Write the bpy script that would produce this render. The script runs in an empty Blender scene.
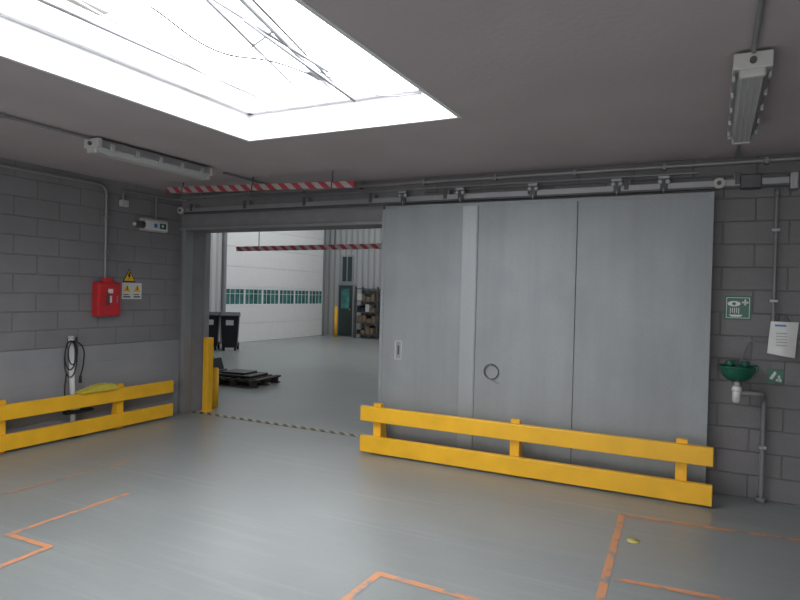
import bpy, bmesh, math, random
from mathutils import Vector, Matrix
random.seed(4)
scn=bpy.context.scene
scn.view_settings.view_transform='Standard'
scn.view_settings.look='None'
scn.view_settings.exposure=0.2

# ------------------------------------------------------------ materials
def newmat(name):
    m=bpy.data.materials.new(name); m.use_nodes=True
    return m, m.node_tree, m.node_tree.nodes['Principled BSDF']
def paint(name,col,rough=0.5,metal=0.0,var=0.08,scale=6.0,bump=0.0,bscale=60.0,spec=0.5):
    m,t,b=newmat(name); n=t.nodes; l=t.links
    tc=n.new('ShaderNodeTexCoord'); nz=n.new('ShaderNodeTexNoise')
    nz.inputs['Scale'].default_value=scale; nz.inputs['Detail'].default_value=5
    l.new(tc.outputs['Object'],nz.inputs['Vector'])
    r=n.new('ShaderNodeValToRGB')
    r.color_ramp.elements[0].position=0.3; r.color_ramp.elements[1].position=0.7
    r.color_ramp.elements[0].color=tuple(c*(1-var) for c in col)+(1,)
    r.color_ramp.elements[1].color=tuple(min(1,c*(1+var)) for c in col)+(1,)
    l.new(nz.outputs['Fac'],r.inputs['Fac']); l.new(r.outputs['Color'],b.inputs['Base Color'])
    b.inputs['Roughness'].default_value=rough; b.inputs['Metallic'].default_value=metal
    b.inputs['Specular IOR Level'].default_value=spec
    if bump>0:
        n2=n.new('ShaderNodeTexNoise'); n2.inputs['Scale'].default_value=bscale; n2.inputs['Detail'].default_value=4
        l.new(tc.outputs['Object'],n2.inputs['Vector'])
        bp=n.new('ShaderNodeBump'); bp.inputs['Strength'].default_value=bump; bp.inputs['Distance'].default_value=0.01
        l.new(n2.outputs['Fac'],bp.inputs['Height']); l.new(bp.outputs['Normal'],b.inputs['Normal'])
    return m
def math_node(t,op,a=None,b=None):
    nd=t.nodes.new('ShaderNodeMath'); nd.operation=op
    for i,v in enumerate((a,b)):
        if v is None: continue
        if isinstance(v,(int,float)): nd.inputs[i].default_value=v
        else: t.links.new(v,nd.inputs[i])
    return nd.outputs[0]
def mixc(t,fac,a,b):
    nd=t.nodes.new('ShaderNodeMix'); nd.data_type='RGBA'
    if isinstance(fac,(int,float)): nd.inputs[0].default_value=fac
    else: t.links.new(fac,nd.inputs[0])
    for i,v in ((6,a),(7,b)):
        if isinstance(v,tuple): nd.inputs[i].default_value=v+(1,) if len(v)==3 else v
        else: t.links.new(v,nd.inputs[i])
    return nd.outputs[2]
def blockwork(name,axis,col,lowcol=None,mort=0.72,zband=1.0,bumpd=0.009):
    m,t,b=newmat(name); n=t.nodes; l=t.links
    tc=n.new('ShaderNodeTexCoord'); sp=n.new('ShaderNodeSeparateXYZ'); cb=n.new('ShaderNodeCombineXYZ')
    l.new(tc.outputs['Object'],sp.inputs[0])
    l.new(sp.outputs[axis],cb.inputs[0]); l.new(sp.outputs[2],cb.inputs[1])
    bk=n.new('ShaderNodeTexBrick'); l.new(cb.outputs[0],bk.inputs['Vector'])
    bk.inputs['Scale'].default_value=1.0; bk.inputs['Brick Width'].default_value=0.5; bk.inputs['Row Height'].default_value=0.2
    bk.inputs['Mortar Size'].default_value=0.008; bk.inputs['Mortar Smooth'].default_value=0.6
    bk.inputs['Color1'].default_value=(1,1,1,1); bk.inputs['Color2'].default_value=(0.95,0.95,0.95,1); bk.inputs['Mortar'].default_value=(mort,mort,mort,1)
    nz=n.new('ShaderNodeTexNoise'); nz.inputs['Scale'].default_value=2.5; nz.inputs['Detail'].default_value=8
    l.new(tc.outputs['Object'],nz.inputs['Vector'])
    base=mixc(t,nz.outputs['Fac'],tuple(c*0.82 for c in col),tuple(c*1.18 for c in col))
    if lowcol:
        nb=n.new('ShaderNodeTexNoise'); nb.inputs['Scale'].default_value=8; l.new(tc.outputs['Object'],nb.inputs['Vector'])
        zz=math_node(t,'ADD',sp.outputs[2],math_node(t,'MULTIPLY',nb.outputs['Fac'],0.012))
        fac=math_node(t,'LESS_THAN',zz,zband)
        low=mixc(t,nz.outputs['Fac'],tuple(c*0.85 for c in lowcol),tuple(c*1.15 for c in lowcol))
        base=mixc(t,fac,base,low)
    mu=n.new('ShaderNodeMix'); mu.data_type='RGBA'; mu.blend_type='MULTIPLY'; mu.inputs[0].default_value=1
    l.new(base,mu.inputs[6])
    if lowcol:
        bc=mixc(t,math_node(t,'MULTIPLY',fac,0.9),bk.outputs['Color'],(0.97,0.97,0.97))
        l.new(bc,mu.inputs[7])
    else: l.new(bk.outputs['Color'],mu.inputs[7])
    l.new(mu.outputs[2],b.inputs['Base Color'])
    b.inputs['Roughness'].default_value=0.6
    n2=n.new('ShaderNodeTexNoise'); n2.inputs['Scale'].default_value=45; n2.inputs['Detail'].default_value=6; l.new(tc.outputs['Object'],n2.inputs['Vector'])
    h=math_node(t,'ADD',math_node(t,'MULTIPLY',bk.outputs['Fac'],-1.0),math_node(t,'MULTIPLY',n2.outputs['Fac'],0.6))
    if lowcol: h=math_node(t,'MULTIPLY',h,math_node(t,'SUBTRACT',1.0,math_node(t,'MULTIPLY',fac,0.85)))
    bp=n.new('ShaderNodeBump'); bp.inputs['Strength'].default_value=0.8; bp.inputs['Distance'].default_value=bumpd
    l.new(h,bp.inputs['Height']); l.new(bp.outputs['Normal'],b.inputs['Normal'])
    return m
def floor_mat():
    m,t,b=newmat('epoxy_floor'); n=t.nodes; l=t.links
    tc=n.new('ShaderNodeTexCoord')
    def nz(s,d=6,dist=0.0,loc=0):
        mp=n.new('ShaderNodeMapping'); mp.inputs['Location'].default_value=(loc,loc,0.37); l.new(tc.outputs['Object'],mp.inputs[0])
        x=n.new('ShaderNodeTexNoise'); x.inputs['Scale'].default_value=s; x.inputs['Detail'].default_value=d; x.inputs['Distortion'].default_value=dist
        l.new(mp.outputs[0],x.inputs['Vector']); return x.outputs['Fac']
    big=nz(0.45,3); mid=nz(1.7,6); fine=nz(34,5); sm=nz(.8,5,0,4.2)
    def ramp(v,a,bb):
        r=n.new('ShaderNodeMapRange'); r.interpolation_type='SMOOTHSTEP'; r.inputs[1].default_value=a; r.inputs[2].default_value=bb; l.new(v,r.inputs[0]); return r.outputs[0]
    c=mixc(t,ramp(big,.25,.75),(0.235,0.256,0.250),(0.280,0.302,0.296))
    c=mixc(t,math_node(t,'MULTIPLY',ramp(mid,.3,.9),0.26),c,(0.38,0.402,0.394))
    c=mixc(t,math_node(t,'MULTIPLY',ramp(sm,.35,.95),0.28),c,(0.19,0.20,0.197))
    c=mixc(t,math_node(t,'MULTIPLY',ramp(fine,.4,.95),0.18),c,(0.19,0.195,0.19))
    for rot,seed,k,cc in ((0.5,0.0,.26,(.44,.46,.45)),(-0.7,7.3,.24,(.43,.45,.44)),(1.5,3.1,.24,(.44,.46,.45))):
        mp=n.new('ShaderNodeMapping'); mp.inputs['Rotation'].default_value=(0,0,rot); mp.inputs['Scale'].default_value=(0.35,9,1); mp.inputs['Location'].default_value=(seed,seed,0)
        l.new(tc.outputs['Object'],mp.inputs[0])
        sc=n.new('ShaderNodeTexNoise'); sc.inputs['Scale'].default_value=1.4; sc.inputs['Detail'].default_value=8; sc.inputs['Distortion'].default_value=.1
        l.new(mp.outputs[0],sc.inputs['Vector'])
        c=mixc(t,math_node(t,'MULTIPLY',ramp(sc.outputs['Fac'],.55,.80),k),c,cc)
    l.new(c,b.inputs['Base Color'])
    rr=n.new('ShaderNodeMapRange'); rr.inputs[1].default_value=.2; rr.inputs[2].default_value=.8; rr.inputs[3].default_value=.27; rr.inputs[4].default_value=.34
    l.new(mid,rr.inputs[0]); l.new(rr.outputs[0],b.inputs['Roughness'])
    b.inputs['Specular IOR Level'].default_value=0.5
    bp=n.new('ShaderNodeBump'); bp.inputs['Strength'].default_value=0.05; bp.inputs['Distance'].default_value=0.01
    l.new(fine,bp.inputs['Height']); l.new(bp.outputs['Normal'],b.inputs['Normal'])
    return m
def worn_tape(name,col,wear=0.45,under=(0.27,0.285,0.28)):
    m,t,b=newmat(name); n=t.nodes; l=t.links
    tc=n.new('ShaderNodeTexCoord'); x=n.new('ShaderNodeTexNoise'); x.inputs['Scale'].default_value=9; x.inputs['Detail'].default_value=8
    l.new(tc.outputs['Object'],x.inputs['Vector'])
    r=n.new('ShaderNodeMapRange'); r.inputs[1].default_value=wear-.06; r.inputs[2].default_value=wear+.08; l.new(x.outputs['Fac'],r.inputs[0])
    l.new(mixc(t,r.outputs[0],under,col),b.inputs['Base Color']); b.inputs['Roughness'].default_value=.45
    return m
def stripes(name,c1,c2,axis,period,zk=1.0,jit=0.0):
    m,t,b=newmat(name); n=t.nodes; l=t.links
    tc=n.new('ShaderNodeTexCoord'); sp=n.new('ShaderNodeSeparateXYZ'); l.new(tc.outputs['Object'],sp.inputs[0])
    s=math_node(t,'ADD',sp.outputs[axis],math_node(t,'MULTIPLY',sp.outputs[2],zk))
    if jit: s=math_node(t,'ADD',s,math_node(t,'MULTIPLY',sp.outputs[1],jit))
    fr=math_node(t,'FRACT',math_node(t,'DIVIDE',math_node(t,'ADD',s,50),period))
    l.new(mixc(t,math_node(t,'LESS_THAN',fr,0.5),c2,c1),b.inputs['Base Color']); b.inputs['Roughness'].default_value=.5
    return m
def cladding(name,col,axis,pitch=0.25,dep=0.03,rough=.5):
    m,t,b=newmat(name); n=t.nodes; l=t.links
    tc=n.new('ShaderNodeTexCoord'); sp=n.new('ShaderNodeSeparateXYZ'); l.new(tc.outputs['Object'],sp.inputs[0])
    fr=math_node(t,'FRACT',math_node(t,'DIVIDE',math_node(t,'ADD',sp.outputs[axis],50),pitch))
    tri=math_node(t,'ABSOLUTE',math_node(t,'SUBTRACT',fr,.5))
    h=n.new('ShaderNodeMapRange'); h.inputs[1].default_value=.12; h.inputs[2].default_value=.2; l.new(tri,h.inputs[0])
    l.new(mixc(t,h.outputs[0],tuple(c*.8 for c in col),col),b.inputs['Base Color'])
    bp=n.new('ShaderNodeBump'); bp.inputs['Distance'].default_value=dep; l.new(h.outputs[0],bp.inputs['Height']); l.new(bp.outputs['Normal'],b.inputs['Normal'])
    b.inputs['Roughness'].default_value=rough
    return m
def galv(name,col,rough,metal,weather=0.0):
    m,t,b=newmat(name); n=t.nodes; l=t.links
    tc=n.new('ShaderNodeTexCoord'); mp=n.new('ShaderNodeMapping'); mp.inputs['Scale'].default_value=(3,3,.6); l.new(tc.outputs['Object'],mp.inputs[0])
    x=n.new('ShaderNodeTexNoise'); x.inputs['Scale'].default_value=1.3; x.inputs['Detail'].default_value=7; l.new(mp.outputs[0],x.inputs['Vector'])
    v=n.new('ShaderNodeTexVoronoi'); v.inputs['Scale'].default_value=40; l.new(tc.outputs['Object'],v.inputs['Vector'])
    f=math_node(t,'ADD',math_node(t,'MULTIPLY',x.outputs['Fac'],.85),math_node(t,'MULTIPLY',v.outputs['Distance'],.15))
    c=mixc(t,f,tuple(c*.78 for c in col),tuple(c*1.2 for c in col))
    if weather:
        y=n.new('ShaderNodeTexNoise'); y.inputs['Scale'].default_value=1.1; y.inputs['Detail'].default_value=8; y.inputs['Distortion'].default_value=.4; l.new(tc.outputs['Object'],y.inputs['Vector'])
        r=n.new('ShaderNodeMapRange'); r.inputs[1].default_value=.42; r.inputs[2].default_value=.72; r.inputs[4].default_value=weather; l.new(y.outputs['Fac'],r.inputs[0])
        c=mixc(t,r.outputs[0],c,tuple(q*.62 for q in col))
        mp2=n.new('ShaderNodeMapping'); mp2.inputs['Scale'].default_value=(10,10,.4); l.new(tc.outputs['Object'],mp2.inputs[0])
        st=n.new('ShaderNodeTexNoise'); st.inputs['Scale'].default_value=1.2; st.inputs['Detail'].default_value=4; l.new(mp2.outputs[0],st.inputs['Vector'])
        r2=n.new('ShaderNodeMapRange'); r2.inputs[1].default_value=.4; r2.inputs[2].default_value=.85; r2.inputs[4].default_value=.2; l.new(st.outputs['Fac'],r2.inputs[0])
        c=mixc(t,r2.outputs[0],c,tuple(min(1,q*1.3) for q in col))
    l.new(c,b.inputs['Base Color'])
    b.inputs['Metallic'].default_value=metal
    rr=n.new('ShaderNodeMapRange'); rr.inputs[3].default_value=rough-.06; rr.inputs[4].default_value=rough+.10; l.new(x.outputs['Fac'],rr.inputs[0]); l.new(rr.outputs[0],b.inputs['Roughness'])
    return m
def emit(name,col,s):
    m,t,b=newmat(name); b.inputs['Base Color'].default_value=(.8,.8,.8,1); b.inputs['Emission Color'].default_value=col+(1,); b.inputs['Emission Strength'].default_value=s
    return m

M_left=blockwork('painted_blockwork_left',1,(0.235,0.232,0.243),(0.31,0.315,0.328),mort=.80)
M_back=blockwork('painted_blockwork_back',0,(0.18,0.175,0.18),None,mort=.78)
M_lintel=paint('lintel_concrete',(0.22,0.218,0.228),.7,var=.07,bump=.2)
M_ceil=paint('ceiling_concrete',(0.48,0.43,0.443),.75,var=.06,scale=1.2,bump=.25,bscale=25)
M_floor=floor_mat()
M_white=paint('white_paint',(.8,.8,.8),.5,var=.02)
M_curb=paint('skylight_curb_white',(.82,.82,.83),.5,var=.02)
M_off=paint('offwhite_plastic',(.50,.50,.48),.4,var=.04)
M_opal=paint('opal_diffuser',(.50,.51,.51),.25,var=.02)
M_yel=paint('yellow_guard_paint',(.90,.49,.022),.4,var=.07,scale=5)
M_yel2=paint('yellow_moulded_rubber',(.62,.52,.07),.55,var=.12,scale=12)
M_door=galv('galvanised_sheet',(.320,.345,.355),.52,.22,.45)
M_doorstrip=galv('galvanised_cover_strip',(.38,.405,.418),.42,.3)
M_trim=galv('steel_trim',(.33,.34,.35),.45,.5)
M_dark=paint('dark_steel',(.09,.09,.095),.5,metal=.3)
M_seam=paint('seam_shadow_gap',(.12,.12,.125),.8)
M_cond=galv('conduit_grey',(.28,.28,.29),.45,.3)
M_lpipe=paint('pvc_pipe_grey',(.20,.20,.21),.4)
M_blk=paint('black_rubber',(.015,.015,.017),.5)
M_red=paint('red_enamel',(.58,.03,.035),.35,var=.05)
M_grn=paint('green_safety',(.012,.12,.075),.4,var=.05)
M_sgn=paint('sign_white',(.72,.73,.72),.4,var=.02)
M_sgy=paint('sign_yellow',(.85,.5,.02),.4,var=.03)
M_ink=paint('sign_ink',(.02,.02,.02),.5)
M_blue=paint('ink_blue',(.05,.2,.5),.5)
M_tape=worn_tape('orange_floor_tape',(.66,.30,.15),.42)
M_tape2=worn_tape('orange_floor_tape_worn',(.58,.30,.18),.45)
M_ydot=worn_tape('yellow_floor_dot',(.6,.56,.14),.38)
M_haz=stripes('hazard_red_white',(.38,.05,.065),(.42,.39,.39),0,.17,1.2)
M_thr=stripes('threshold_black_yellow',(.06,.06,.06),(.42,.39,.23),0,.14,0,1.0)
M_sec=paint('sectional_door_white',(.86,.86,.86),.4,var=.02)
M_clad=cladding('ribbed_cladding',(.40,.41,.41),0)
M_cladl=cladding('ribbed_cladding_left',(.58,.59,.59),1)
M_teal=paint('tinted_glass_teal',(.06,.20,.19),.15,var=.5,scale=3)
M_dgreen=paint('dark_green_door',(.025,.045,.042),.4)
M_bin=paint('bin_navy_plastic',(.012,.014,.02),.4)
M_wood=paint('dark_pallet_wood',(.05,.038,.03),.7,var=.3)
M_card=paint('cardboard',(.16,.12,.08),.7,var=.2)
M_sky=emit('skylight_daylight',(.95,.96,1.0),7.0)
M_gatefill=emit('added_gate_fill_emission',(1.0,.985,.98),2.8)  # glow of the added, unseen gate panel
M_sky2=emit('hall_fill_emission',(.96,.98,1.0),3.7)  # glow of the unseen roof panels added over the hall

# ------------------------------------------------------------ mesh builder
class B:
    def __init__(s,name,parent=None):
        s.name=name; s.bm=bmesh.new(); s.mats=[]; s.parent=parent
    def mi(s,m):
        if m not in s.mats: s.mats.append(m)
        return s.mats.index(m)
    def _add(s,bm2,m,smooth=False,mtx=None):
        if mtx is not None: bmesh.ops.transform(bm2,matrix=mtx,verts=bm2.verts)
        i=s.mi(m); vm={}
        for v in bm2.verts: vm[v]=s.bm.verts.new(v.co)
        for f in bm2.faces:
            try: nf=s.bm.faces.new([vm[v] for v in f.verts])
            except ValueError: continue
            nf.material_index=i; nf.smooth=smooth and len(f.verts)<=4
        bm2.free(); return s
    def box(s,a,b,m,bev=0.0,mtx=None,seg=2):
        bm=bmesh.new(); bmesh.ops.create_cube(bm,size=1)
        a=Vector(a); b=Vector(b); c=(a+b)/2; d=b-a
        for v in bm.verts: v.co=Vector((v.co.x*d.x,v.co.y*d.y,v.co.z*d.z))+c
        if bev>0: bmesh.ops.bevel(bm,geom=bm.edges[:],offset=bev,segments=seg,affect='EDGES',profile=.5)
        bmesh.ops.recalc_face_normals(bm,faces=bm.faces)
        return s._add(bm,m,False,mtx)
    def cyl(s,p0,p1,r,m,r2=None,seg=20):
        p0=Vector(p0);p1=Vector(p1);d=p1-p0
        bm=bmesh.new(); bmesh.ops.create_cone(bm,cap_ends=True,segments=seg,radius1=r,radius2=r if r2 is None else r2,depth=d.length)
        q=Vector((0,0,1)).rotation_difference(d.normalized())
        return s._add(bm,m,True,Matrix.Translation((p0+p1)/2)@q.to_matrix().to_4x4())
    def tube(s,pts,r,m,res=3,smooth=True):
        cu=bpy.data.curves.new('t','CURVE'); cu.dimensions='3D'; cu.bevel_depth=r; cu.bevel_resolution=res; cu.use_fill_caps=True
        sp=cu.splines.new('BEZIER' if smooth else 'POLY')
        if smooth:
            sp.bezier_points.add(len(pts)-1)
            for k,p in enumerate(pts):
                bp=sp.bezier_points[k]; bp.co=p; bp.handle_left_type=bp.handle_right_type='AUTO'
            sp.resolution_u=8
        else:
            sp.points.add(len(pts)-1)
            for k,p in enumerate(pts): sp.points[k].co=tuple(p)+(1,)
        o=bpy.data.objects.new('t',cu); bpy.context.collection.objects.link(o)
        bpy.context.view_layer.update()
        me=bpy.data.meshes.new_from_object(o)
        bm=bmesh.new(); bm.from_mesh(me); bpy.data.objects.remove(o); bpy.data.curves.remove(cu); bpy.data.meshes.remove(me)
        return s._add(bm,m,True)
    def bend(s,pts,r,m,rad=.08):
        P=[Vector(p) for p in pts]; out=[P[0]]
        for k in range(1,len(P)-1):
            a=(P[k-1]-P[k]).normalized(); b=(P[k+1]-P[k]).normalized()
            rr=min(rad,(P[k-1]-P[k]).length*.45,(P[k+1]-P[k]).length*.45)
            p0=P[k]+a*rr; p1=P[k]+b*rr
            for j in range(7):
                t=j/6; out.append(p0*(1-t)**2+P[k]*2*t*(1-t)+p1*t*t)
        out.append(P[-1])
        return s.tube(out,r,m,smooth=False)
    def prism(s,poly,vec,m,bev=0):
        bm=bmesh.new(); vs=[bm.verts.new(p) for p in poly]; f=bm.faces.new(vs)
        r=bmesh.ops.extrude_face_region(bm,geom=[f])
        vv=[g for g in r['geom'] if isinstance(g,bmesh.types.BMVert)]
        bmesh.ops.translate(bm,verts=vv,vec=Vector(vec))
        bmesh.ops.recalc_face_normals(bm,faces=bm.faces)
        if bev: bmesh.ops.bevel(bm,geom=bm.edges[:],offset=bev,segments=2,affect='EDGES')
        return s._add(bm,m)
    def lathe(s,c,prof,m,seg=32,sx=1,sy=1):
        bm=bmesh.new(); rings=[]
        for (r,z) in prof:
            rings.append([bm.verts.new((c[0]+sx*r*math.cos(2*math.pi*k/seg),c[1]+sy*r*math.sin(2*math.pi*k/seg),c[2]+z)) for k in range(seg)])
        for a,b in zip(rings,rings[1:]):
            for k in range(seg): bm.faces.new((a[k],a[(k+1)%seg],b[(k+1)%seg],b[k]))
        bmesh.ops.recalc_face_normals(bm,faces=bm.faces)
        return s._add(bm,m,True)
    def torus(s,c,R,r,m,ax='y',seg=32):
        pts=[]
        for k in range(seg+1):
            a=2*math.pi*k/seg
            pts.append((c[0]+R*math.cos(a),c[1],c[2]+R*math.sin(a)) if ax=='y' else (c[0],c[1]+R*math.cos(a),c[2]+R*math.sin(a)))
        return s.tube(pts,r,m,smooth=False)
    def done(s):
        me=bpy.data.meshes.new(s.name); s.bm.to_mesh(me); s.bm.free()
        for m in s.mats: me.materials.append(m)
        o=bpy.data.objects.new(s.name,me); bpy.context.collection.objects.link(o)
        if s.parent: o.parent=s.parent
        return o

H=2.96; PT=0.40
YB=-11.0; XR=9.5; FX0=-7.0; FX1=9.5; FY=14.05; FH=6.0
# ------------------------------------------------------------ shell
B('floor').box((FX0-.2,YB-.2,-.15),(FX1+.2,FY+.2,0),M_floor).done()
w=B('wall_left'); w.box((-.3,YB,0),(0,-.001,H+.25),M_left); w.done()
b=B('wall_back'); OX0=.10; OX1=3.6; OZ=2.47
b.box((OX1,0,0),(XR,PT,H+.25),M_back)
b.box((FX0,0,0),(OX0,PT,H+.25),M_lintel)
b.box((OX0,0,OZ),(OX1,PT,H+.25),M_lintel)
b.box((FX0,0.001,H+.25),(FX1,PT,FH),M_lintel)
b.done()
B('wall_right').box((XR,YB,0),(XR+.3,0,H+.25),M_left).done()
B('wall_front').box((-.3,YB-.3,0),(XR+.3,YB,H+.25),M_back).done()
# glowing gate panel added behind the camera to light sliding door and ceiling
o=B('added_fill_light_gate')
o.box((2.0,YB+.02,.05),(8.4,YB+.04,2.75),M_gatefill)
for k in range(9): o.box((2.0+.8*k-.03,YB+.001,0),(2.0+.8*k+.03,YB+.07,2.8),M_trim)
for k in range(5): o.box((1.97,YB+.001,.0+.685*k),(8.43,YB+.07,.06+.685*k),M_trim)
o.done()
c=B('ceiling')
xs=[0,2.87,4.82,5.6,7.6,XR]; ys=[YB,-10.2,-7.6,-5.3,-2.02,0]
for i in range(5):
    for j in range(5):
        if (i,j) in ((1,3),(3,1)): continue
        c.box((xs[i],ys[j],H),(xs[i+1],ys[j+1],H+.25),M_ceil)
c.done()

def skylight(x0,x1,y0,y1,opener):
    s=B('skylight'); z0=H-.005; z1=H+.24; t=.03
    s.box((x0,y0,z0),(x0+t,y1,z1),M_curb); s.box((x1-t,y0,z0),(x1,y1,z1),M_curb)
    s.box((x0+t,y0,z0),(x1-t,y0+t,z1),M_curb); s.box((x0+t,y1-t,z0),(x1-t,y1,z1),M_curb)
    for (a,bb) in (((x0+t,y0+t,z1-.03),(x0+t+.05,y1-t,z1)),((x1-t-.05,y0+t,z1-.03),(x1-t,y1-t,z1)),
                  ((x0+t,y0+t,z1-.03),(x1-t,y0+t+.05,z1)),((x0+t,y1-t-.05,z1-.03),(x1-t,y1-t,z1))):
        s.box(a,bb,M_white,.004)
    zt=z1+.2
    s.box((x0-.02,y0-.02,z1),(x0+.02,y1+.02,zt),M_curb); s.box((x1-.02,y0-.02,z1),(x1+.02,y1+.02,zt),M_curb)
    s.box((x0-.02,y0-.02,z1),(x1+.02,y0+.02,zt),M_curb); s.box((x0-.02,y1-.02,z1),(x1+.02,y1+.02,zt),M_curb)
    bm=bmesh.new(); N=10; g=[]
    for i in range(N+1):
        row=[]
        for j in range(N+1):
            u=i/N; v=j/N
            row.append(bm.verts.new((x0+(x1-x0)*u,y0+(y1-y0)*v,zt+.25*(math.sin(math.pi*u)*math.sin(math.pi*v))**.6)))
        g.append(row)
    for i in range(N):
        for j in range(N): bm.faces.new((g[i][j],g[i][j+1],g[i+1][j+1],g[i+1][j]))
    s._add(bm,M_sky,True)
    if opener:
        z=H+.30
        s.box((x0+.30,-4.15,z+.02),(x0+.40,-3.7,z+.08),M_off,.01)
        s.cyl((3.98,-3.9,z+.05),(3.52,-2.22,z),.010,M_cond)
        s.cyl((4.16,-3.8,z+.03),(3.82,-2.24,z-.02),.014,M_trim)
        s.cyl((4.20,-3.8,z+.05),(3.86,-2.24,z+.00),.008,M_dark)
        s.cyl((4.0,-3.4,z-.02),(4.16,-2.42,H+.08),.010,M_cond)
        s.cyl((3.84,-3.6,z+.1),(4.05,-2.6,z-.06),.011,M_trim)
        s.cyl((3.70,-2.98,z+.02),(4.02,-3.14,z+.02),.008,M_cond)
        s.box((3.84,-2.58,z-.04),(3.90,-2.40,z+.01),M_cond,.01)
        s.cyl((3.1,-4.6,z),(3.1,-2.1,z),.012,M_cond)
        s.cyl((3.3,-4.6,z+.05),(3.16,-2.1,z-.1),.008,M_off)
        s.tube([(3.6,-3.7,z),(3.62,-3.2,z-.07),(3.75,-2.8,z-.02),(3.86,-2.5,z-.03)],.006,M_dark)
        s.tube([(3.9,-2.4,z),(4.1,-2.3,z-.1),(4.3,-2.2,z-.14),(4.5,-2.06,z-.1)],.005,M_cond)
    return s.done()
skylight(2.87,4.82,-5.3,-2.02,True)
skylight(5.6,7.6,-10.2,-7.6,False)  # unseen second skylight, added behind the camera to light the door

# ------------------------------------------------------------ sliding door
d=B('sliding_door'); x0=3.17;x1=6.42;yf=-.14;yb=-.05;zb=.02;zt=2.645
seams=[x0,4.27,5.27,x1]
for k in range(3):
    d.box((seams[k]+.003,yf,zb),(seams[k+1]-.003,yb,zt),M_door,.003)
d.box((x0+.02,yf+.012,zb+.01),(x1-.02,yb-.01,zt-.01),M_seam)
d.box((4.11,yf-.004,zb+.01),(4.262,yf,zt-.01),M_doorstrip,.0015)
d.box((4.262,yf-.014,zb+.02),(4.28,yf,zt-.03),M_door,.003)
d.box((5.262,yf-.006,zb+.02),(5.268,yf,zt-.03),M_door,.001)
d.box((x0-.008,yf-.006,zb),(x0+.035,yf,zt),M_door,.002)
d.box((x1-.03,yf-.008,zb),(x1+.006,yf,zt),M_door,.002)
d.box((x0,yf-.006,zt-.035),(x1,yf,zt),M_door,.002)
hx=3.40;hz=1.08
for a,bb in (((hx-.045,hz-.105),(hx-.03,hz+.105)),((hx+.03,hz-.105),(hx+.045,hz+.105)),((hx-.045,hz+.09),(hx+.045,hz+.105)),((hx-.045,hz-.105),(hx+.045,hz-.09))):
    d.box((a[0],yf-.006,a[1]),(bb[0],yf+.001,bb[1]),M_off,.002)
d.box((hx-.031,yf-.002,hz-.091),(hx+.031,yf+.002,hz+.091),M_trim)
d.box((hx-.010,yf-.004,hz-.05),(hx+.010,yf,hz+.05),M_dark,.003)
for zz in [0.25+.3*i for i in range(8)]:
    for xx in (4.15,5.24,5.30): d.cyl((xx,yf-.004,zz),(xx,yf+.002,zz),.005,M_trim,seg=8)
d.torus((4.46,yf-.012,.93),.075,.0045,M_dark)
d.torus((4.468,yf-.018,.925),.07,.003,M_dark)
d.cyl((4.45,yf-.03,1.005),(4.45,yf,1.005),.006,M_trim,seg=8)
d.tube([(4.40,yf-.014,.9),(4.48,yf-.02,.84),(4.55,yf-.016,.82)],.003,M_cond)
d.done()

t=B('sliding_door_track')
t.box((.12,-.135,2.675),(6.98,-.06,2.745),M_trim,.006)
t.box((.12,-.14,2.672),(6.98,-.125,2.69),M_dark)
for x in (.3,1.2,2.1,3.0,3.9,4.8,5.7,6.6):
    t.box((x-.03,-.10,2.74),(x+.03,-.001,2.80),M_trim,.004)
    t.box((x-.02,-.14,2.70),(x+.02,-.13,2.80),M_dark,.003)
for x in (3.42,4.08,4.84,5.62,6.02):
    t.box((x-.03,-.160,2.665),(x+.03,-.14,2.79),M_dark,.006)
    t.box((x-.045,-.19,2.775),(x+.045,-.14,2.80),M_doorstrip,.004)
    for sx in (-.032,.032):
        t.cyl((x+sx,-.178,2.75),(x+sx,-.155,2.75),.019,M_trim)
        t.cyl((x+sx,-.184,2.75),(x+sx,-.176,2.75),.008,M_off)
    t.cyl((x,-.165,2.650),(x,-.165,2.70),.007,M_doorstrip)
for x in (.16,6.46):
    t.cyl((x,-.19,2.71),(x,-.14,2.71),.045,M_off); t.cyl((x,-.20,2.71),(x,-.185,2.71),.018,M_dark)
t.tube([(.2,-.17,2.66),(1.6,-.17,2.655),(3.0,-.17,2.66)],.004,M_dark)
t.box((6.62,-.16,2.66),(6.78,-.06,2.78),M_dark,.01)
t.box((6.98,-.15,2.64),(7.04,-.04,2.78),M_trim,.005)
t.done()

j=B('trim_door_jamb')
j.box((.06,-.03,0),(.10,.02,OZ),M_trim,.003)
j.box((.10,-.03,0),(.115,.10,OZ),M_trim,.002)
j.box((.10,.34,0),(.115,PT+.03,OZ),M_trim,.002)
j.box((.0,-.04,2.47),(3.6,-.001,2.50),M_trim,.003)
j.done()
B('threshold_strip').box((.13,.11,.001),(3.55,.20,.006),M_thr).done()

# ------------------------------------------------------------ conduits
p=B('conduit')
p.bend([(0.03,-.05,2.90),(1.5,-.05,2.905),(9.3,-.05,2.905)],.02,M_cond)
p.bend([(1.2,-.05,2.835),(6.3,-.05,2.835)],.011,M_cond)
for k in range(12): p.box((.4+.8*k,-.075,2.875),(.43+.8*k,-.001,2.93),M_cond,.004)
p.done()
p=B('conduit')
p.bend([(.03,-8,2.88),(.03,-1.19,2.88),(.03,-1.19,1.795)],.017,M_cond,.12)
for zz in (2.5,2.1): p.box((.001,-1.22,zz-.015),(.052,-1.16,zz+.015),M_cond,.004)
p.done()
p=B('conduit')
p.bend([(.02,-.95,2.72),(.02,-.95,2.86),(.02,-.2,2.86),(.15,-.06,2.86)],.013,M_cond,.08)
p.bend([(.02,-.45,2.86),(.02,-.45,2.57)],.010,M_cond)
p.box((.001,-1.0,2.66),(.06,-.90,2.74),M_off,.008)
p.done()
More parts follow.
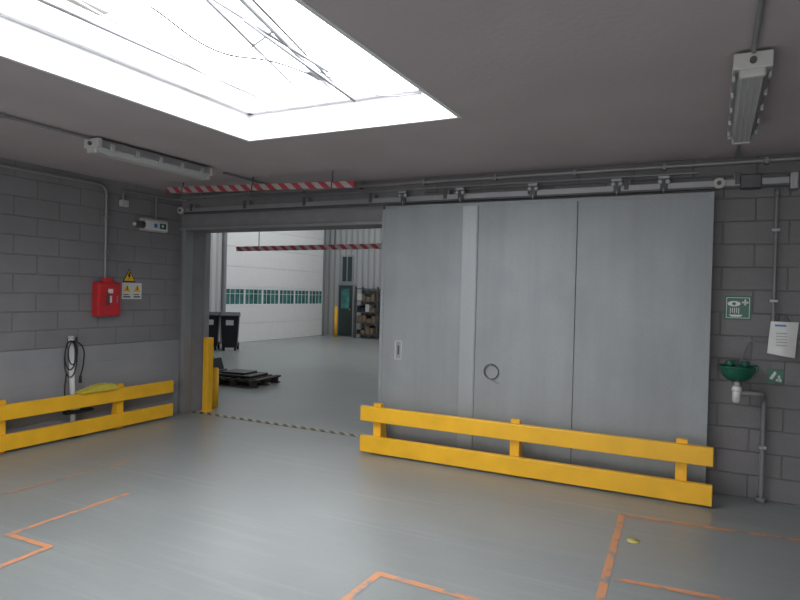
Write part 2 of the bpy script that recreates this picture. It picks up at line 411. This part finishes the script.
for x,yn in ((1.70,-2.67),(6.59,-2.64)):
    p=B('conduit'); p.bend([(x,-7.4,2.94),(x,yn,2.94)],.013,M_cond)
    for yy in (-7.3,-6.2,-4.8,-3.4): p.box((x-.025,yy,2.92),(x+.025,yy+.02,H-.001),M_cond,.003)
    p.done()
    p=B('conduit'); p.bend([(x,-1.05,2.94),(x,-.10,2.94)],.013,M_cond,.03)
    p.done()

def batten(x,y0,y1,w=.078):
    o=B('fluorescent_light')
    prof=[(x-w+.012,H-.075),(x-w+.022,H-.105),(x-.045,H-.13),(x+.045,H-.13),(x+w-.022,H-.105),(x+w-.012,H-.075)]
    o.prism([(a,y0+.03,z) for a,z in prof],(0,y1-y0-.06,0),M_opal)
    for sx in (-.045,-.015,.015,.045): o.box((x+sx-.003,y0+.04,H-.134),(x+sx+.003,y1-.04,H-.129),M_off)
    o.box((x-w-.008,y0+.02,H-.085),(x+w+.008,y1-.02,H-.02),M_trim,.008)
    for yy in (y0,y1-.045):
        o.box((x-w-.010,yy,H-.098),(x+w+.010,yy+.045,H-.015),M_off,.006)
        o.box((x-.06,yy+.002,H-.140),(x+.06,yy+.043,H-.09),M_off,.012)
    o.cyl((x,y0-.02,H-.06),(x,y0+.01,H-.06),.016,M_dark)
    for k in range(5):
        yy=y0+.15+(y1-y0-.3)*k/4
        for sx in (-1,1): o.box((x+sx*(w+.004)-.008,yy-.02,H-.11),(x+sx*(w+.004)+.008,yy+.02,H-.045),M_off,.003)
    for yy in (y0+.3,y1-.3): o.box((x-.03,yy-.02,H-.03),(x+.03,yy+.02,H-.001),M_trim)
    o.done()
batten(1.70,-2.65,-1.3); batten(6.59,-2.62,-1.1)

# ------------------------------------------------------------ height bars
def bar(a,bb,wires,mt):
    o=B('height_warning_bar'); a=Vector(a);bb=Vector(bb)
    d=(bb-a); L=d.length; ang=math.atan2(d.z,d.x)
    mtx=Matrix.Translation(a)@Matrix.Rotation(-ang,4,'Y')
    o.box((0,-.02,-.035),(L,.02,.035),M_haz,.006,mtx)
    for fx,top in wires:
        q=a+d*fx; o.cyl((q.x,q.y,q.z+.03),(q.x,q.y,top),.006,M_dark,seg=8)
        o.box((q.x-.01,q.y-.022,q.z-.037),(q.x+.01,q.y+.022,q.z+.037),M_dark,.003)
    o.done()
bar((.48,-.70,2.875),(3.13,-.70,2.80),[(.1,H-.003),(.5,H-.003),(.9,H-.003)],M_haz)
bar((-.09,1.2,2.31),(3.45,1.2,2.33),[(.12,FH-.05),(.5,FH-.05),(.9,FH-.05)],M_haz)

# ------------------------------------------------------------ guard rails
def guard_x(xa,xb,y):
    o=B('safety_guard_rail')
    for z0,z1 in ((.02,.19),(.345,.50)):
        o.box((xa,y-.03,z0),(xb,y+.03,z1),M_yel,.007)
    for x in (xa+.17,(xa+xb)/2-.01,xb-.24):
        o.prism([(x-.045,y+.03,0),(x-.045,y+.20,0),(x-.045,y+.20,.05),(x-.045,y+.09,.53),(x-.045,y+.03,.53)],(.09,0,0),M_yel,.004)
        for zz in (.105,.42):
            for xx in (x-.022,x+.022): o.cyl((xx,y-.034,zz),(xx,y-.028,zz),.009,M_yel,seg=6)
        o.box((x-.09,y+.03,0),(x+.09,y+.22,.012),M_yel,.002)
    return o.done()
guard_x(3.15,6.48,-.47)
def guard_y(ya,yb,x,posts):
    o=B('safety_guard_rail')
    for z0,z1 in ((.03,.19),(.335,.49)):
        o.box((x-.025,ya,z0),(x+.025,yb,z1),M_yel,.007)
    for y in posts:
        o.prism([(x-.025,y-.045,0),(x-.15,y-.045,0),(x-.15,y-.045,.05),(x-.075,y-.045,.53),(x-.025,y-.045,.53)],(0,.09,0),M_yel,.004)
        for zz in (.105,.42):
            for yy in (y-.022,y+.022): o.cyl((x+.024,yy,zz),(x+.032,yy,zz),.009,M_yel,seg=6)
    return o.done()
guard_y(-4.2,-.28,.19,(-3.9,-2.44,-1.05))

o=B('wheel_chock')
cy0,cy1=-1.62,-1.14; zb_=.492; xa_,xw=.13,.12
prof=[(0,0),(.0,.018),(.06,.030),(.20,.062),(.30,.076),(.37,.078),(.43,.062),(.46,.035),(.48,.02),(.48,0)]
o.prism([(xa_,cy0+a,zb_+z) for a,z in prof],(xw,0,0),M_yel2,.005)
for k in range(6):
    a=.05+.045*k; z=.028+(.062-.030)*(a-.06)/.14 if a<.2 else .062+(.014)*(a-.2)/.1
    o.box((xa_+.008,cy0+a-.008,zb_+z-.004),(xa_+xw-.008,cy0+a+.008,zb_+z+.010),M_yel2,.003)
o.done()

# charging cable stand
o=B('charging_cable_stand')
px,py=.085,-1.63
o.lathe((px,py,0),[(0,.03),(.06,.03),(.072,.02),(.072,0)],M_blk)
o.cyl((px,py+.03,.02),(px,py-.02,1.10),.028,M_sgn); o.cyl((px,py-.02,1.10),(px,py-.02,1.13),.032,M_off)
o.box((px-.03,py-.09,.262),(px+.065,py+.24,.30),M_blk,.012)
o.box((px-.03,py-.01,.30),(px+.05,py+.08,.36),M_off,.01)
o.bend([(px,py-.02,1.07),(px+.09,py-.02,1.07),(px+.09,py-.02,1.12)],.010,M_blk,.03)
for k,(w_,h_,dy) in enumerate(((.065,.16,-.055),(.075,.20,-.06),(.055,.13,-.045))):
    P=[]
    for i in range(25):
        a=2*math.pi*i/24
        P.append((px+.045+.014*k,py+dy+w_*math.sin(a),1.08-h_+h_*math.cos(a)))
    o.tube(P,.007,M_blk,smooth=False)
o.tube([(px+.05,py,1.08),(px+.05,py+.09,1.0),(px+.04,py+.11,.82),(px+.03,py+.085,.68)],.008,M_blk)
o.cyl((px+.03,py+.085,.68),(px+.03,py+.082,.60),.016,M_blk)
o.tube([(px+.045,py-.1,.72),(px+.04,py-.11,.5),(px+.04,py-.06,.30)],.008,M_blk)
o.done()

# ------------------------------------------------------------ left wall fittings
o=B('fire_alarm_cabinet')
o.box((.001,-1.34,1.34),(.11,-1.03,1.74),M_red,.012)
o.box((.11,-1.325,1.355),(.122,-1.045,1.725),M_red,.006)
o.box((.05,-1.25,1.73),(.09,-1.12,1.79),M_red,.008)
o.box((.122,-1.215,1.61),(.125,-1.15,1.66),M_sgn); o.box((.122,-1.19,1.50),(.125,-1.165,1.58),M_sgn)
o.box((.122,-1.24,1.47),(.140,-1.215,1.62),M_dark,.003)
o.box((.122,-1.10,1.50),(.135,-1.085,1.58),M_trim,.003)
o.done()
def tri(o,y,z,s,x,m): o.prism([(x,y-s/2,z-s*.43),(x,y+s/2,z-s*.43),(x,y,z+s*.43)],(.003,0,0),m)
o=B('warning_sign'); tri(o,-.83,1.83,.19,.001,M_ink); tri(o,-.83,1.828,.15,.0045,M_sgy)
o.prism([(.0078,-.835,1.87),(.0078,-.81,1.87),(.0078,-.825,1.835),(.0078,-.805,1.835),(.0078,-.845,1.78),(.0078,-.835,1.82),(.0078,-.855,1.82)],(.001,0,0),M_ink); o.done()
o=B('instruction_sign'); o.box((.001,-.93,1.54),(.005,-.64,1.74),M_sgn)
for yy in (-.86,-.71):
    tri(o,yy,1.675,.10,.0052,M_sgy); o.box((.0052,yy-.05,1.56),(.0062,yy+.05,1.575),M_ink); o.box((.0052,yy-.05,1.59),(.0062,yy+.03,1.60),M_ink)
    o.box((.0085,yy-.006,1.65),(.0092,yy+.006,1.70),M_ink)
o.done()
o=B('emergency_exit_light')
o.box((.001,-.70,2.40),(.07,-.30,2.56),M_off,.012)
o.box((.07,-.68,2.415),(.10,-.32,2.535),M_sgn,.015)
o.box((.1005,-.46,2.44),(.104,-.36,2.51),M_grn); o.box((.1005,-.55,2.45),(.104,-.50,2.50),M_blue)
o.box((.104,-.43,2.46),(.1055,-.40,2.495),M_sgn); o.cyl((.07,-.78,2.47),(.07,-.69,2.47),.045,M_dark)
o.cyl((.03,-.80,2.47),(.03,-.7,2.47),.02,M_off)
o.done()

# ------------------------------------------------------------ right wall fittings
o=B('eyewash_station'); ex=6.64; ey=-.20; ez=1.07
prof=[(.03,-.045),(.07,-.035),(.11,-.0),(.135,.055),(.145,.075),(.15,.08),(.15,.088),(.135,.086),(.125,.06),(.10,.01),(.05,-.02),(.0,-.025)]
o.lathe((ex,ey,ez),prof,M_grn)
o.box((ex-.04,-.10,ez-.02),(ex+.04,-.001,ez+.04),M_grn,.01)
o.box((ex-.03,-.03,ez-.09),(ex+.03,-.001,ez+.12),M_dark,.006)
for s_ in (-1,1):
    o.bend([(ex+s_*.01,-.06,ez+.03),(ex+s_*.06,-.10,ez+.10),(ex+s_*.06,ey,ez+.06)],.009,M_dark,.03)
    o.cyl((ex+s_*.055,ey,ez+.07),(ex+s_*.055,ey,ez+.125),.028,M_grn,r2=.036)
    o.cyl((ex+s_*.055,ey,ez+.12),(ex+s_*.055,ey,ez+.132),.03,M_grn)
o.box((ex+.12,-.26,ez+.06),(ex+.155,-.14,ez+.10),M_grn,.008)
o.cyl((ex,ey,ez-.04),(ex,ey,ez-.09),.025,M_off)
o.cyl((ex,ey,ez-.085),(ex,ey,ez-.20),.034,M_sgn); o.cyl((ex,ey,ez-.10),(ex,ey,ez-.125),.040,M_sgn); o.lathe((ex,ey,ez-.20),[(.034,0),(.032,-.012),(.02,-.024),(0,-.027)],M_sgn)
o.bend([(ex+.02,ey,ez-.14),(6.83,ey+.01,ez-.14),(6.85,-.06,ez-.20),(6.85,-.06,.03)],.021,M_lpipe,.06)
o.cyl((6.85,-.06,.0),(6.85,-.06,.04),.038,M_lpipe)
o.box((6.82,-.08,.45),(6.88,-.001,.48),M_trim,.004)
o.tube([(6.92,-.03,1.40),(6.84,-.03,1.36),(6.74,-.03,1.36),(6.68,-.03,1.22),(6.65,-.05,1.12)],.007,M_lpipe)
o.done()
o=B('water_pipe'); o.bend([(6.90,-.04,2.62),(6.90,-.04,1.44),(6.90,-.002,1.40)],.016,M_lpipe,.03)
o.cyl((6.90,-.04,2.6),(6.90,-.04,2.66),.022,M_lpipe)
for zz in (2.3,1.7): o.box((6.87,-.06,zz),(6.93,-.001,zz+.025),M_trim,.003)
o.done()
o=B('eyewash_sign'); sx=6.635;sz=1.645;h=.105
o.box((sx-h,-.005,sz-h),(sx+h,-.001,sz+h),M_grn)
y=-.0065
for a in (((-.09,.085),(.09,.09)),((-.09,-.09),(.09,-.085)),((-.09,-.09),(-.085,.09)),((.085,-.09),(.09,.09))):
    o.box((sx+a[0][0],y,sz+a[0][1]),(sx+a[1][0],y+.0015,sz+a[1][1]),M_sgn)
o.box((sx+.03,y,sz+.04),(sx+.08,y+.001,sz+.055),M_sgn); o.box((sx+.0475,y,sz+.022),(sx+.0625,y+.001,sz+.073),M_sgn)
el=[(sx-.03+.05*math.cos(2*math.pi*k/20),y,sz+.035+.024*math.sin(2*math.pi*k/20)) for k in range(20)]
o.prism(el,(0,.001,0),M_sgn)
o.cyl((sx-.03,y-.0015,sz+.035),(sx-.03,y,sz+.035),.014,M_grn)
for k in range(5): o.box((sx-.06+.016*k,y,sz-.05+.006*(k%2)),(sx-.054+.016*k,y+.001,sz+.0),M_sgn)
o.prism([(sx-.07,y,sz-.06),(sx+.04,y,sz-.06),(sx+.02,y,sz-.078),(sx-.05,y,sz-.078)],(0,.001,0),M_sgn)
o.done()
o=B('first_aid_sign'); sx=6.93;sz=1.07;h=.062
o.box((sx-h,-.005,sz-h),(sx+h,-.001,sz+h),M_grn)
o.prism([(sx-.045,-.0065,sz-.02),(sx-.005,-.0065,sz+.045),(sx+.01,-.0065,sz+.03),(sx-.02,-.0065,sz-.03)],(0,.001,0),M_sgn)
o.box((sx+.005,-.0065,sz-.04),(sx+.045,-.0055,sz-.02),M_sgn); o.box((sx+.02,-.0065,sz-.045),(sx+.035,-.0055,sz+.01),M_sgn)
o.done()
o=B('hanging_document_pouch')
bm=bmesh.new();g=[];nx=8;nz=10
for i in range(nx+1):
    r=[]
    for k in range(nz+1):
        u=i/nx;v=k/nz
        X=6.86+.20*u+.02*v; Zz=1.27+.27*v-.03*u*(1-v)
        r.append(bm.verts.new((X,-.07-.03*math.sin(math.pi*u)*(1-.5*v)-.006*math.sin(9*v),Zz)))
    g.append(r)
for i in range(nx):
    for k in range(nz): bm.faces.new((g[i][k],g[i+1][k],g[i+1][k+1],g[i][k+1]))
o._add(bm,M_sgn,True)
o.box((6.91,-.10,1.50),(6.99,-.096,1.515),M_blue)
for k in range(5): o.box((6.92,-.103,1.34+.025*k),(7.0,-.1015,1.345+.025*k),M_cond)
o.tube([(6.93,-.07,1.54),(6.97,-.02,1.60),(7.02,-.07,1.54)],.003,M_dark)
o.cyl((6.97,-.03,1.60),(6.97,-.001,1.60),.006,M_dark)
o.done()

# ------------------------------------------------------------ floor markings
def tape(pts,w=.05,name='floor_marking_tape',m=M_tape):
    o=B(name)
    for k,(a,bb) in enumerate(zip(pts,pts[1:])):
        a=Vector((*a,0));bb=Vector((*bb,0));d=(bb-a).normalized();n=Vector((-d.y,d.x,0))*w/2
        a2=a-d*w/2; b2=bb+d*w/2
        bm=bmesh.new(); vs=[bm.verts.new(q+Vector((0,0,.002+.0006*k))) for q in (a2+n,b2+n,b2-n,a2-n)]
        f=bm.faces.new(vs); f.normal_update()
        if f.normal.z<0: f.normal_flip()
        o._add(bm,m)
    return o.done()
tape([(8.8,-.72),(5.85,-1.02),(5.97,-3.6)])
tape([(5.98,-2.21),(6.9,-2.14)])
tape([(5.9,-2.90),(4.69,-2.87),(4.66,-4.2)])
tape([(2.21,-2.64),(2.24,-3.61),(2.66,-3.60),(2.72,-4.6)],.045)
tape([(1.42,-1.9),(1.39,-3.16),(1.36,-4.4)],.035,m=M_tape2)
o=B('floor_marking_dot'); o.lathe((5.99,-1.53,0),[(0.0,.003),(.045,.003),(.045,.001)],M_ydot); o.done()

# bollards at the opening
o=B('yellow_bollard'); o.box((.20,.24,0),(.29,.35,1.02),M_yel,.01); o.box((.18,.22,0),(.31,.37,.012),M_yel,.002); o.done()
o=B('yellow_bollard'); o.cyl((.10,.60,0),(.10,.60,.54),.045,M_yel); o.cyl((.10,.60,.54),(.10,.60,.56),.045,M_yel,r2=.03); o.done()

# ------------------------------------------------------------ far hall
b=B('wall_hall_left'); b.box((FX0-.2,0,0),(FX0,FY,FH),M_cladl); b.done()
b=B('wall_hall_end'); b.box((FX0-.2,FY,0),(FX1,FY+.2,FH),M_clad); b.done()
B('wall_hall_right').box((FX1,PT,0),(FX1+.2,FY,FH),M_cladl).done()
B('ceiling_hall').box((FX0-.2,.0,FH),(FX1+.2,FY+.2,FH+.2),M_clad).done()
for k,(a,bb,c_,dd) in enumerate(((-5.5,-4.0,5.0,12.5),(-1.5,0.0,5.0,12.5),(3.5,5,5.0,12.5))):  # out-of-view roof panels added to brighten the far hall
    o=B('hall_fill_rooflight'); o.box((a,c_,FH-.03),(bb,dd,FH-.0005),M_sky2)
    for q in range(5):
        yy=c_+(dd-c_)*q/4; o.box((a-.03,yy-.03,FH-.06),(bb+.03,yy+.03,FH-.0004),M_white)
    o.done()
o=B('door_sectional'); X=FX0
ys0=8.45;ys1=13.75;ztop=4.25
edges=[0,.60,1.14,1.77,2.4,3.02,3.64,ztop]
for k in range(len(edges)-1):
    if k==2:
        continue
    o.box((X+.01,ys0,edges[k]+.004),(X+.06,ys1,edges[k+1]-.004),M_sec,.006)
o.box((X+.005,ys0,1.13),(X+.03,ys1,1.78),M_sec)
n=6; wd=(ys1-ys0)/n
o.box((X+.01,ys0,1.14),(X+.06,ys1,1.22),M_sec,.004); o.box((X+.01,ys0,1.69),(X+.06,ys1,1.765),M_sec,.004)
for k in range(n):
    ya=ys0+wd*k
    o.box((X+.03,ya+.03,1.22),(X+.04,ya+wd-.03,1.69),M_teal)
    o.box((X+.01,ya-.035 if k else ya,1.2),(X+.06,ya+.035,1.70),M_sec,.003)
    for q in (1,2,3): o.box((X+.035,ya+wd*q/4-.008,1.22),(X+.05,ya+wd*q/4+.008,1.69),M_sec)
    o.box((X+.035,ya+.04,1.54),(X+.045,ya+wd-.04,1.555),M_white)
o.box((X+.01,ys1-.035,1.14),(X+.06,ys1,1.77),M_sec)
o.box((X+.01,ys0-.12,0),(X+.10,ys0-.01,ztop+.1),M_trim,.01); o.box((X+.01,ys1+.01,0),(X+.10,ys1+.12,ztop+.1),M_trim,.01)
o.done()
o=B('window_1'); Y=FY
o.box((-6.28,Y-.05,2.03),(-5.74,Y-.001,3.08),M_trim,.01); o.box((-6.22,Y-.055,2.09),(-5.80,Y-.05,3.02),M_dgreen)
o.box((-6.03,Y-.07,2.05),(-5.99,Y-.05,3.05),M_trim); o.done()
o=B('door_personnel')
o.box((-6.40,Y-.07,0),(-5.68,Y-.001,2.0),M_trim,.01); o.box((-6.34,Y-.09,.02),(-5.74,Y-.07,1.94),M_dgreen,.006)
o.box((-6.22,Y-.10,1.05),(-5.86,Y-.09,1.80),M_teal); o.box((-5.84,Y-.13,.98),(-5.80,Y-.09,1.08),M_trim,.005); o.done()
o=B('yellow_bollard'); o.cyl((-6.15,13.5,0),(-6.15,13.5,1.1),.06,M_yel); o.lathe((-6.15,13.5,1.1),[(.06,0),(.045,.03),(0,.045)],M_yel); o.done()
o=B('storage_rack')
for xx in (-5.32,-4.4):
    for yy in (13.45,13.95): o.box((xx,yy,0),(xx+.05,yy+.05,1.9),M_dark)
for zz in (.15,.55,.95,1.35,1.8): o.box((-5.32,13.45,zz),(-4.35,14.0,zz+.03),M_dark)
for i,zz in enumerate((.18,.58,.98,1.38)):
    xx=-5.25
    while xx<-4.6:
        wv=random.uniform(.14,.26); o.box((xx,13.5,zz),(xx+wv-.02,13.9,zz+random.uniform(.12,.28)),random.choice([M_card,M_bin,M_card,M_bin,M_off]),.01); xx+=wv
o.done()
for (x,y) in ((-5.50,7.1),(-5.98,6.85)):
    o=B('wheelie_bin')
    def ring(z,s): return [(-s*.24,-s*.27,z),(s*.24,-s*.27,z),(s*.24,s*.27,z),(-s*.24,s*.27,z)]
    bm=bmesh.new(); a=[bm.verts.new(v) for v in ring(.08,.82)]; c2=[bm.verts.new(v) for v in ring(.95,1.0)]
    bm.faces.new(a[::-1]); bm.faces.new(c2)
    for k in range(4): bm.faces.new((a[k],a[(k+1)%4],c2[(k+1)%4],c2[k]))
    bmesh.ops.bevel(bm,geom=bm.edges[:],offset=.02,segments=2,affect='EDGES')
    o._add(bm,M_bin)
    o.box((-.26,-.30,.93),(.26,.30,.97),M_bin,.012)
    o.prism([(-.25,-.30,.965),(-.25,.30,.965),(-.25,.29,1.02),(-.25,0,1.05),(-.25,-.27,1.0)],(.50,0,0),M_bin)
    o.cyl((-.24,.34,.98),(.24,.34,.98),.02,M_bin)
    for sx in (-.2,.2):
        o.box((sx-.02,.24,.95),(sx+.02,.35,.99),M_bin)
        o.cyl((sx-.03,.24,.10),(sx+.03,.24,.10),.10,M_blk)
    for sx in (-.15,.15): o.box((sx-.03,-.21,0),(sx+.03,-.15,.10),M_bin,.005)
    o.box((-.10,-.27,.70),(.10,-.250,.84),M_sgn,.002)
    ob=o.done(); ob.location=(x,y,0); ob.rotation_euler=(0,0,math.radians(38))
# pallet carried on a hand pallet truck parked at the left of the opening
PL=Matrix.Translation((-1.08,2.60,0))@Matrix.Rotation(.12,4,'Z')
o=B('wooden_pallet')
for yy in (-.36,0,.36):
    o.box((-.5,yy-.04,.0),(.5,yy+.04,.022),M_wood,.003)
    for xx in (-.45,0,.40): o.box((xx-.05,yy-.04,.022),(xx+.06,yy+.04,.10),M_wood,.004)
    o.box((-.5,yy-.05,.10),(.5,yy+.05,.115),M_wood,.003)
for k in range(6): o.box((-.5+.18*k,-.4,.115),(-.5+.18*k+.11,.4,.135),M_wood,.003)
o.box((-.42,-.30,.136),(.30,.30,.18),M_blk,.012); o.box((-.36,-.22,.18),(.12,.22,.215),M_bin,.012)
ob=o.done(); ob.matrix_world=PL
o=B('pallet_truck')
for yy in (-.20,.20):
    o.box((-.62,yy-.075,.045),(.40,yy+.075,.092),M_dark,.01)
    o.cyl((.30,yy-.05,.035),(.30,yy+.05,.035),.035,M_blk)
o.box((-.68,-.27,.05),(-.56,.27,.20),M_dark,.012)
o.prism([(-.60,-.22,.20),(-.60,.22,.20),(-.60,.12,.42),(-.60,-.12,.42)],(-.05,0,0),M_dark,.004)
o.cyl((-.74,0,.12),(-.74,0,.45),.05,M_dark)
for sy in (-.06,.06): o.cyl((-.78,sy-.025,.09),(-.78,sy+.025,.09),.09,M_blk)
o.cyl((-.76,0,.40),(-1.02,0,1.02),.02,M_dark)
o.bend([(-1.02,0,1.0),(-1.02,-.14,1.06),(-1.06,-.14,1.20),(-1.06,.14,1.20),(-1.02,.14,1.06),(-1.02,0,1.0)],.014,M_blk,.05)
ob=o.done(); ob.matrix_world=PL

# ------------------------------------------------------------ world, camera
wd_=bpy.data.worlds.new('world'); scn.world=wd_; wd_.use_nodes=True
wd_.node_tree.nodes['Background'].inputs[0].default_value=(.8,.88,1,1); wd_.node_tree.nodes['Background'].inputs[1].default_value=.6

yaw=math.radians(26.8);pit=math.radians(-0.65);rl=math.radians(1.45)
R=Vector((math.cos(yaw),math.sin(yaw),0)); F0=Vector((-math.sin(yaw),math.cos(yaw),0)); Z=Vector((0,0,1))
F=F0*math.cos(pit)+Z*math.sin(pit); U=R.cross(F)
Rc=R*math.cos(rl)+U*math.sin(rl); Uc=-R*math.sin(rl)+U*math.cos(rl)
cam=bpy.data.cameras.new('camera'); co=bpy.data.objects.new('camera',cam); bpy.context.collection.objects.link(co)
m=Matrix((Rc,Uc,-F)).transposed().to_4x4(); m.translation=Vector((6.45,-6.17,1.7)); co.matrix_world=m
cam.sensor_width=36; cam.lens=36*622/800; cam.clip_end=200
scn.camera=co
